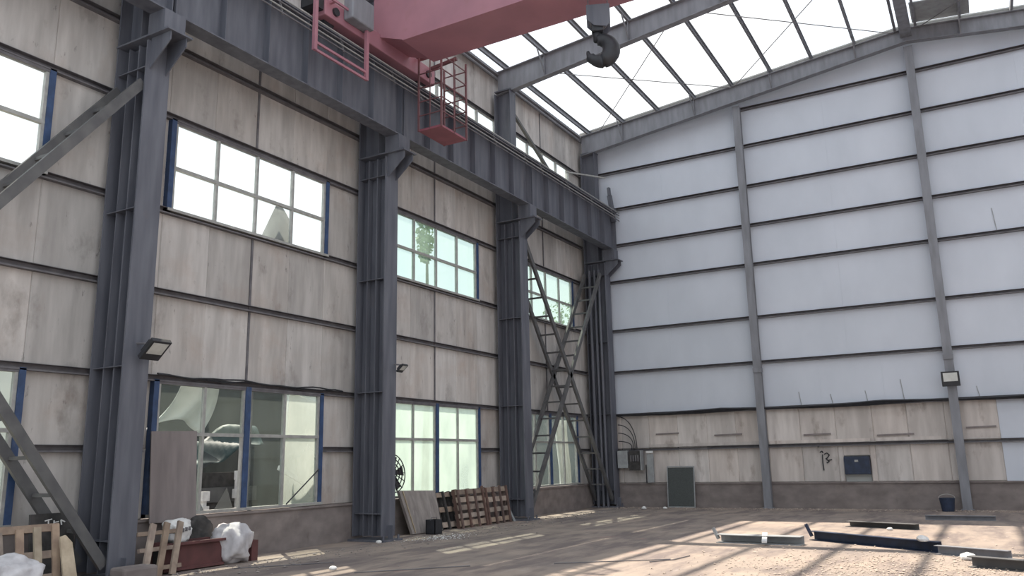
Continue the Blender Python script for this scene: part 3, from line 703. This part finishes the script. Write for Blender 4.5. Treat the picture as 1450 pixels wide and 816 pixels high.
# board standing against the broken window
bo = MB().poly([(.16,8.93,.72),(.20,9.80,.72),(.10,9.80,2.20),(.06,8.93,2.18)], (1,0,0), .02)
tag(bo.build('brown_board', M['board']), 'tall stained brown board covering the lower left of the broken window', 'board')
stk = MB().tube([(.05, 12.05, .86), (.03, 12.95, 1.5)], .014, 5); tag(stk.build('thin_rod', M['black']), 'thin dark rod leaning across the lower right pane of the broken window', 'rod')

def blob(name, loc, size, m, seed, sag=.25, parent=None, rot=0):
    bm = bmesh.new(); bmesh.ops.create_icosphere(bm, subdivisions=4, radius=1)
    for v in bm.verts:
        p = v.co.copy(); v.co = Vector((math.copysign(abs(p.x)**.7, p.x), math.copysign(abs(p.y)**.7, p.y), math.copysign(abs(p.z)**.75, p.z)))
        v.co *= 1+sag*noise.noise(p*1.6+Vector((seed,0,0)))+.10*noise.noise(p*5+Vector((0,seed,0)))+.05*noise.noise(p*11+Vector((0,0,seed)))
        v.co = Vector((v.co.x*size[0], v.co.y*size[1], max((v.co.z*.5+.5)*size[2], 0)))
    me = bpy.data.meshes.new(name); bm.to_mesh(me); bm.free(); me.materials.append(m)
    for p in me.polygons: p.use_smooth = True
    return inst(name, me, parent, loc, (0, 0, rot))
# trough of red oxide steel beside the nearest column
tr = empty('steel_trough', (.62, 9.5, 0)); tag(tr, 'red oxide steel trough on the floor under the broken window', 'trough')
MB().prof((.0,-.75,.23), (.0,.40,.23), [(-.22,-.21),(.22,-.21),(.22,-.17),(.17,-.17),(.17,.17),(.24,.17),(.24,.21),(.14,.21),(.14,-.13),(-.14,-.13),(-.14,.21),(-.24,.21),(-.24,.17),(-.17,.17),(-.17,-.17),(-.22,-.17)]).build('body', M['red_dark'], tr)
MB().box(-.13,.13,-.7,.38,.12,.34).build('rubbish_fill', M['dark'], tr)
wbg = empty('printed_bag', (.50, 9.2, .40)); tag(wbg, 'white bag with a line of worn print lying on the trough', 'bag')
blob('bag_body', (0,0,0), (.17,.22,.36), M['white'], 3.2, .35, wbg)
pm = MB()
for i in range(5): pm.box(.155, .18, -.15+i*.06, -.11+i*.06, .16+.01*i, .22+.01*i)
pm.build('worn_print', M['girt'], wbg)
tag(blob('torn_sack', (.66, 10.18, 0), (.30,.31,.62), M['sackm'], 8.1, .35), 'torn white sack slumped at the right end of the red trough', 'sack')
tag(MB().box(.55,.80,10.52,10.66,0,.34).build('brown_block', M['red_dark']), 'small brown block right of the torn sack', 'block')
tag(blob('dark_heap', (.20, 9.85, .0), (.13,.30,.74), M['dark'], 5.4, .5), 'dark bushy scrap heap behind the red trough', 'heap')
# pallet frame leaning on the nearest column's right side
pf = empty('pallet_frame', (1.02, 8.62, 0), (0, R(-14), R(4))); tag(pf, 'narrow pallet frame of three slanting slats leaning right of the nearest column', 'pallet')
for i in range(3):
    y = -.26+.26*i; MB().prof((0,y-.12,0), (0,y+.16,.78), [(-.02,-.05),(.02,-.05),(.02,.05),(-.02,.05)], (0,1,0)).build('slat', M['wood'], pf)
for z in (.1, .38, .62): MB().box(-.07,-.02,-.38,.36,z,z+.06).build('crosspiece', M['wood'], pf)
# concrete base and cage of wire at nearest column foot
cbz = MB().box(.98, 1.32, 7.72, 8.28, 0, .22); tag(cbz.build('concrete_block', M['conc'], bevel=.04), 'grey lump of concrete at the foot of the nearest column', 'block')
# pallet at the far left
pl = empty('wooden_pallet', (1.0, 6.38, 0), (0, R(-12), R(0))); tag(pl, 'broken pale pallet leaning at the lower left corner', 'pallet')
for i in range(6):
    y = -.62+.24*i; MB().prof((0,y,0), (0,y+random.uniform(-.05,.05),.86+random.uniform(-.04,.04)), [(-.015,-.05),(.015,-.05),(.015,.05),(-.015,.05)], (0,1,0)).build('slat', M['wood_pale'] if i in (1,4) else M['wood'], pl)
for z in (.15, .45, .80): MB().box(-.07,-.015,-.72,.66,z,z+.10).build('crosspiece', M['wood'], pl)
pk = MB().poly([(1.12,6.98,0),(1.12,7.18,0),(.98,7.12,.62),(.96,7.03,.72),(.96,6.95,.70)], (1,0,0), .03)
tag(pk.build('pale_plank', M['wood_pale']), 'pale cut plank leaning against the broken pallet', 'plank')
tag(blob('woven_bag', (1.42, 6.08, 0), (.28,.30,.54), M['sackm'], 1.3, .3), 'crumpled white woven bag in front of the broken pallet', 'bag')
db = empty('dark_board', (.55, 7.2, 0), (0, R(-8), 0)); tag(db, 'dark board with white scrawl between pallet and nearest column', 'board')
MB().box(-.02,.02,-.35,.28,0,1.0).build('panel', M['dark'], db)
m = MB()
for a, b_ in (((-.15,.9),(-.05,.92)), ((-.10,.92),(-.10,.84)), ((-.02,.9),(-.02,.84)), ((-.02,.87),(.05,.88)), ((.08,.9),(.14,.87)), ((.08,.9),(.09,.83))):
    m.bar((.022,a[0],a[1]), (.022,b_[0],b_[1]), .015, .015)
m.build('white_scrawl', M['white'], db)

# ------------------------------------------------------------------ outside the windows
fb_ = MB().box(-16, -15, -10, 50, -.15, 5.2); tag(fb_.build('neighbouring_wall', M['far_wall']), 'pale wall of the neighbouring yard seen through the lower windows', 'wall')
def sheet(name, f, m, lab, cat, nu=14, nv=14, t=.01):
    mb = MB(); P = [[Vector(f(i/nu, j/nv)) for j in range(nv+1)] for i in range(nu+1)]
    vs = [p for r_ in P for p in r_]; fs = [(i*(nv+1)+j, (i+1)*(nv+1)+j, (i+1)*(nv+1)+j+1, i*(nv+1)+j+1) for i in range(nu) for j in range(nv)]
    mb.add(vs, fs); o = mb.build(name, m, smooth=True)
    so = o.modifiers.new('solid', 'SOLIDIFY'); so.thickness = t
    return tag(o, lab, cat)
sheet('white_tarp', lambda u, v: (-.62-.12*math.sin(u*9)-.1*v, 10.05+.85*u-.75*v*v*(1-.3*u)+.25*u*v, 3.3-1.15*v*(1-.25*math.sin(u*3))), M['tarp'], 'white tarp hanging outside behind the upper panes of the broken window', 'tarp')
tfr = MB().box(-.72,-.66,9.2,9.26,-.15,3.34).box(-.72,-.66,11.70,11.76,-.15,3.34).box(-.72,-.66,9.2,11.76,3.30,3.36)
tag(tfr.build('tarp_frame', M['girt']), 'dark frame outside the broken window that the white tarp hangs from', 'frame')
sheet('green_tarp', lambda u, v: (-.85-.5*v+.05*math.sin(u*9), 10.55+1.7*u, 1.50+.45*v+.6*u+.07*math.sin(u*11+v*7)), M['tarp_green'], 'dark green tarp sagging outside the broken window', 'tarp')
sheet('pale_sheet', lambda u, v: (-.9-.2*math.sin(u*7), 12.75+1.25*u+.25*v, -.15+3.2*v+.1*math.sin(u*8)), M['tarp'], 'pale plastic sheet outside the right panes of the broken window', 'tarp')
sheet('pale_sheet', lambda u, v: (-.9-.08*math.sin(u*20), 25.75+.75*u+.12*math.sin(v*5), -.15+3.1*v), M['tarp'], 'pale draped sheet outside the far corner window', 'tarp')
tag(MB().box(-2.75,-2.6,9.5,14.6,-.15,3.9).build('dark_hoarding', M['hoarding']), 'dark hoarding in the yard behind the broken window', 'hoarding')
tag(MB().box(-2.75,-2.6,25.5,32.5,-.15,3.9).build('dark_hoarding', M['mesh_dark']), 'dark hoarding in the yard behind the far corner window', 'hoarding')
NM = ['lowest', 'second lowest', 'third', 'fourth', 'second highest', 'topmost']
for i in range(6):
    z = -.15+.272*i
    bx = MB().box(-1.25+.03*i, -.72-.05*(i % 2), 10.35+.06*i, 12.1-.09*(i % 3), z, z+.20+.072).box(-1.2, -.8, 10.5, 12.0, z, z+.27)
    tag(bx.build('stacked_plate', M['dark'] if i % 2 else M['brace']), NM[i]+' dark plate in the stack outside the broken window', 'plate', 'plates stacked outside')
for i, (y, z, lab) in enumerate(((10.52,.98,'upper left'),(10.52,.72,'lower left'),(11.32,1.0,'lower right'),(11.35,1.34,'upper right'))):
    mb = MB().box(-.64,-.5,y,y+.16,z,z+.17)
    if 'lower' in lab: mb.box(-.62,-.57,y+.05,y+.1,-.15,z).box(-.63,-.53,y+.04,y+.12,z+.17,(.98 if i < 2 else 1.34))
    tag(mb.build('white_block', M['white']), lab+' white block beside the plates outside the broken window', 'block')
tag(MB().bar((-.55,12.4,1.55),(-.55,14.2,.75),.04,.09).bar((-.55,14.2,-.15),(-.55,14.2,.8),.05,.05).build('pale_batten', M['white']), 'pale slanting batten outside the right panes of the broken window', 'batten')
def bent(u, v):
    top = 1.02*u/.5 if u < .5 else 1.02-.30*((u-.5)/.5)**1.5
    return (-.35-.12*u-.15*max(0, u-.5), 11.42+1.08*u, 6.0+(1-v)*max(top, .02))
sheet('bent_sheet', bent, M['brace'], 'bent grey metal sheet propped outside the left upper window', 'metal sheet', 16, 4)
sup = MB().box(-.7,-.2,8.8,13.3,5.9,6.0); tag(sup.build('outer_ledge', M['greybox']), 'ledge outside below the left upper window', 'ledge')

# trees beyond the wall
def tree(x, y, h, w, z0, lab, n):
    t = empty('slender_tree', (x, y, -.15)); tag(t, lab, 'tree')
    MB().tube([(0,0,0),(.1,.05,h*.5),(0,.1,h*.95)], [.16,.1,.03], 7).build('trunk', M['bark'], t)
    lv = MB()
    for _ in range(n):
        z = random.uniform(z0, h); rr = w*(.5+.5*math.sin((z-z0)/(h-z0)*math.pi))*random.random()**.6; a = random.random()*6.28
        c = Vector((rr*math.cos(a), rr*math.sin(a), z)); e = Vector((random.gauss(0,1),random.gauss(0,1),random.gauss(0,1))).normalized(); g_ = e.orthogonal().normalized(); s = random.uniform(.06,.14)
        lv.add([c-e*s, c+g_*s*.5, c+e*s, c-g_*s*.5], [(0,1,2,3)])
    o = lv.build('foliage', M['leaf'], t); o['kind'] = 'stuff'
tree(-6.5, 25.7, 11.8, .38, 9.5, 'slender green tree outside the middle upper window', 520)
tree(-5.5, 35.6, 9.3, 1.2, 6, 'green tree outside the far corner windows', 420)
